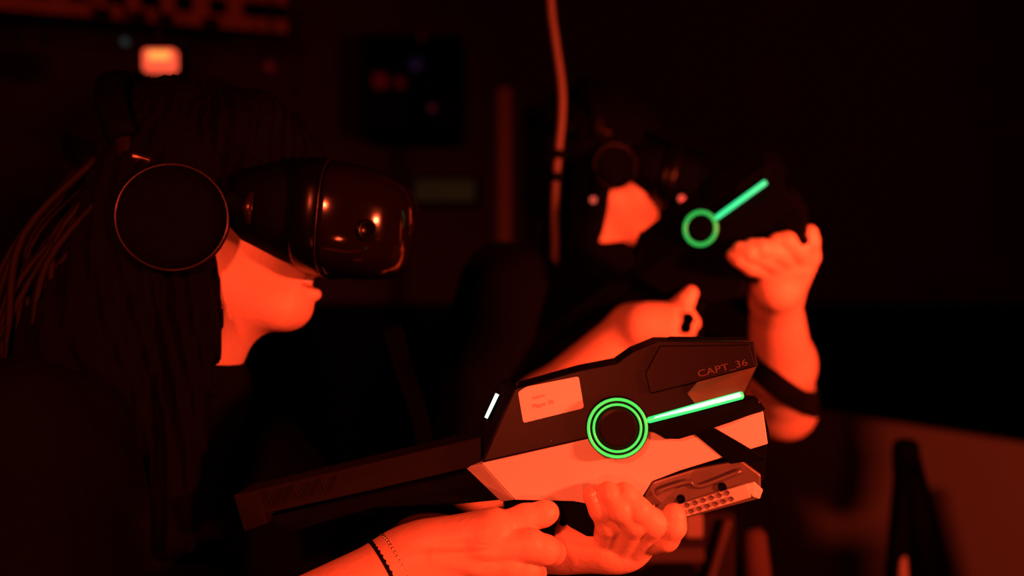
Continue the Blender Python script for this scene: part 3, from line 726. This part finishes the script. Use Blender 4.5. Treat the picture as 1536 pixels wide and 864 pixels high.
# ------------------------------------------------------------------ background things
# tether cable hanging from the ceiling
CY = 1.235
cb = empty('tether_cable', tuple(P(835, 250, CY))); tag(cb, 'pale cable hanging in a gentle curve from the ceiling to the far player', 'cable')
cp = [np.array([.035, CY, 2.85]), P(812, -500, CY), P(820, -150, CY), P(826, 0, CY), P(833, 60, CY), P(842, 125, CY), P(843, 170, CY), P(838, 225, CY), P(834, 270, CY), P(832, 320, CY), P(833, 380, CY+.01), P(828, 420, CY+.03)]
mesh('sheath', *tube(catmull(cp, 8), .0054, 12), 'cable', cb, True)
for q in (P(838.5, 232, CY), P(835, 266, CY)):
    mesh('clip', *lathe(q, (.1, 0, 1), [(-.006, .0080), (-.005, .009), (.005, .009), (.006, .0080)], 16, (0, 1, 0)), 'dark', cb, True)
# post
ps = empty('post', tuple(P(756, 500, 2.9)*np.array([1, 1, 0]))); tag(ps, 'slim vertical steel post between the two players', 'post')
x0, y0 = P(756, 500, 2.9)[:2]
mesh('tube', *lathe((x0, y0, 0), (0, 0, 1), [(0, .026), (2.10, .026), (2.12, .022), (2.125, .010)], 20, (1, 0, 0)), 'post', ps, True)
mesh('foot_plate', *lathe((x0, y0, 0), (0, 0, 1), [(0, .08), (.008, .08), (.012, .06), (.03, .03)], 24, (1, 0, 0)), 'post', ps)
# cable tray with square openings under the ceiling at the left
tr = empty('cable_tray', tuple(P(200, 10, 3.0))); tag(tr, 'rust coloured perforated tray under the ceiling at the upper left', 'cable tray')
A = P(-220, -18, 3.0); B = P(430, 38, 3.4)
ux = (B-A); Ltr = np.linalg.norm(ux); ux /= Ltr; upv = np.array([0, 0, 1.]); fw = np.cross(ux, upv); fw /= np.linalg.norm(fw); upv = np.cross(fw, ux)*-1
if upv[2] < 0: upv = -upv
def obox(o, a, b, c, la, lb, lc):
    V = [o+a*i*la+b*j*lb+c*k*lc for i in (0, 1) for j in (0, 1) for k in (0, 1)]
    return V, [(0, 1, 3, 2), (4, 6, 7, 5), (0, 4, 5, 1), (2, 3, 7, 6), (0, 2, 6, 4), (1, 5, 7, 3)]
mesh('lower_rail', *obox(A-upv*.030, ux, upv, fw, Ltr, .045, .012), 'tray', tr)
mesh('upper_rail', *obox(A+upv*.072, ux, upv, fw, Ltr, .045, .012), 'tray', tr)
n = int(Ltr/.115)
for i in range(n): mesh('web', *obox(A+ux*(i*.115)+upv*.014, ux, upv, fw, .052, .06, .010), 'tray', tr)
mesh('back_plate', *obox(A-upv*.03+fw*-.10, ux, upv, fw, Ltr, .15, .004), 'wallblack', tr)
for t in (.12, .88): mesh('hanger', *tube([A+ux*Ltr*t+upv*.1, A+ux*Ltr*t+np.array([0, 0, 2.86-(A+ux*Ltr*t)[2]])], .006, 8), 'chairdark', tr)
# bluish clips along its edge
for x, y in ((135, 22), (190, 28), (232, 31), (305, 40)):
    t = (x+220)/650; q = A+ux*Ltr*t-upv*.030-fw*.004
    mesh('edge_clip', *obox(q-ux*.03+fw*.018, ux, upv, fw, .06, .03, .01), 'gloss', tr)
# red lamp
lm = empty('wall_lamp', tuple(P(238, 90, 2.6))); tag(lm, 'small glowing red box lamp beneath the perforated tray', 'lamp')
q0 = P(214, 107, 2.6); q1 = P(263, 73, 2.6)
wdt = q1[0]-q0[0]; hgt = q1[2]-q0[2]
bevel(mesh('diffuser', *box(q0[0], q1[0], 2.59, 2.63, q0[2], q1[2]), mat('lamp diffuser', (.5, .1, .05), .5, emit=(1, .10, .045), strength=1.1), lm), .012, 4)
bevel(mesh('bulb', *box(q0[0]+wdt*.22, q1[0]-wdt*.12, 2.585, 2.60, q1[2]-hgt*.52, q1[2]-hgt*.15), mat('lamp core', (.5, .2, .1), .5, emit=(1, .36, .07), strength=1.3), lm), .006, 3)
mesh('housing', *box(q0[0]-.006, q1[0]+.006, 2.625, 2.68, q0[2]-.006, q1[2]+.006), 'black', lm)
mesh('bracket', *tube([P(238, 80, 2.65), P(238, 80, 2.65)*np.array([1, 1, 0])+np.array([0, 0, 2.85])], .008, 8), 'chairdark', lm)
# equipment board with pilot lights between the players
eq = empty('equipment_box', tuple(P(610, 120, 3.9))); tag(eq, 'dim wall box with faint red and blue pilot lights in the dark', 'equipment box')
bevel(mesh('case', *box(P(540, 0, 3.9)[0], P(690, 0, 3.9)[0], 3.9, 4.3, P(0, 200, 3.9)[2], P(0, 50, 3.9)[2]), 'black', eq), .01)
def glow(col, s): return mat('pilot glow', (.004, .004, .004), .5, emit=col, strength=s)
for nm, x, y, r_, col, s in (('red_lens', 570, 121, .034, (1, .0, .03), .028), ('red_lens', 599, 124, .026, (1, .0, .03), .018), ('blue_display', 623, 96, .03, (.2, .2, 1), .008),
                             ('red_lens', 648, 162, .012, (1, .08, .12), .05), ('red_lens', 633, 55, .012, (1, .02, .05), .02)):
    mesh(nm, *lathe(P(x, y, 3.89), (0, -1, 0), [(-.01, r_), (.004, r_), (.010, r_*.6)], 24), glow(col, s), eq, True)
for nm, x, y, lab, col, s, r_ in (('pilot_light', 404, 100, 'tiny dim red light in the dark right of the lamp', (1, .02, .05), .04, .016),
                                  ('pilot_light', 187, 62, 'tiny grey blue light left of the glowing red lamp', (.4, .7, .75), .04, .012)):
    t = empty(nm, tuple(P(x, y, 3.2))); tag(t, lab, 'light')
    mesh('lens', *lathe(P(x, y, 3.19), (0, -1, 0), [(-.01, r_), (.004, r_), (.010, r_*.6)], 20), glow(col, s), t, True)
    mesh('stem', *tube([P(x, y, 3.205), P(x, y, 3.205)*np.array([1, 1, 0])+np.array([0, 0, 2.85])], .006, 8), 'chairdark', t)
gs = empty('sign_box', tuple(P(668, 286, 4.2))); tag(gs, 'barely glowing dark green wall sign between headset and post', 'sign')
mesh('panel', *box(P(622, 0, 4.2)[0], P(712, 0, 4.2)[0], 4.19, 4.22, P(0, 302, 4.2)[2], P(0, 270, 4.2)[2]), glow((.1, 1, .35), .004), gs)
mesh('frame', *box(P(616, 0, 4.2)[0], P(718, 0, 4.2)[0], 4.205, 4.30, P(0, 308, 4.2)[2], P(0, 264, 4.2)[2]), 'black', gs)

# black folded stand at the lower right
sd = empty('folding_stand', tuple(P(1365, 700, 1.55)*np.array([1, 1, 0]))); tag(sd, 'black folded stand with narrow top in front of the partition', 'stand')
tp = P(1359, 668, 1.55)
def leg_to(px, py, r0, r1, d, nm='leg', m='dark'):
    e = P(px, py, 1.55); t = tp[2]/(tp[2]-e[2]); f = tp+(e-tp)*t; f[1] = 1.55+d; f[2] = 0.01
    mesh(nm, *tube([tp, tp+(f-tp)*.16, tp+(f-tp)*.3, f], [r0, r1, r1*1.1, r1], 12, ((0, 1, 0), 1.0)), m, sd, True)
leg_to(1338, 864, .016, .020, -.12)
leg_to(1399, 864, .018, .033, .06)
leg_to(1372, 864, .016, .014, .30)
mesh('top_cap', *lathe(tp, (0, 0, 1), [(-.05, .021), (-.01, .022), (.004, .020), (.010, .012)], 20, (1, 0, 0)), 'dark', sd, True)
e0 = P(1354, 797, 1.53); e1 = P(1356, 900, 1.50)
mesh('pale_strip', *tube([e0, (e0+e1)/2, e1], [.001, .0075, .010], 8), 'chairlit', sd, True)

# pouches hanging from the far player's belt
hp = empty('hip_pack', tuple(P(1060, 830, 1.24))); tag(hp, 'dim pouches and straps hanging at the waist of the far player', 'bag')
D = 1.235
def quad(x0, y0, x1, y1, d0, th):
    a = P(x0, y0, d0); b = P(x1, y1, d0); return box(a[0], b[0], d0, d0+th, b[2], a[2])
bevel(mesh('back_pad', *quad(950, 770, 1105, 900, D+.01, .03), mat('dark padding', (.020, .010, .010), .8, spec=.1), hp), .008, 3)
bevel(mesh('belt_panel', *quad(945, 823, 1058, 846, D, .02), mat('belt webbing', (.07, .04, .035), .8, spec=.1), hp), .005, 3)
bevel(mesh('label_patch', *quad(1027, 772, 1055, 808, D-.004, .02), mat('tan patch', (.30, .19, .15), .7, spec=.1), hp), .004, 3)
mesh('strap', *tube([P(1092, 780, D-.004), P(1080, 820, D-.004), P(1064, 872, D-.004), P(1058, 930, D-.004)], .006, 10), mat('strap webbing', (.08, .045, .04), .8, spec=.1), hp, True)
mesh('side_pouch', *tube([P(1130, 794, D+.01), P(1131, 802, D+.01), P(1134, 850, D+.01), P(1138, 900, D+.01), P(1139, 912, D+.01)], [.010, .016, .019, .019, .012], 16), mat('pouch fabric', (.09, .045, .035), .8, spec=.1), hp, True)
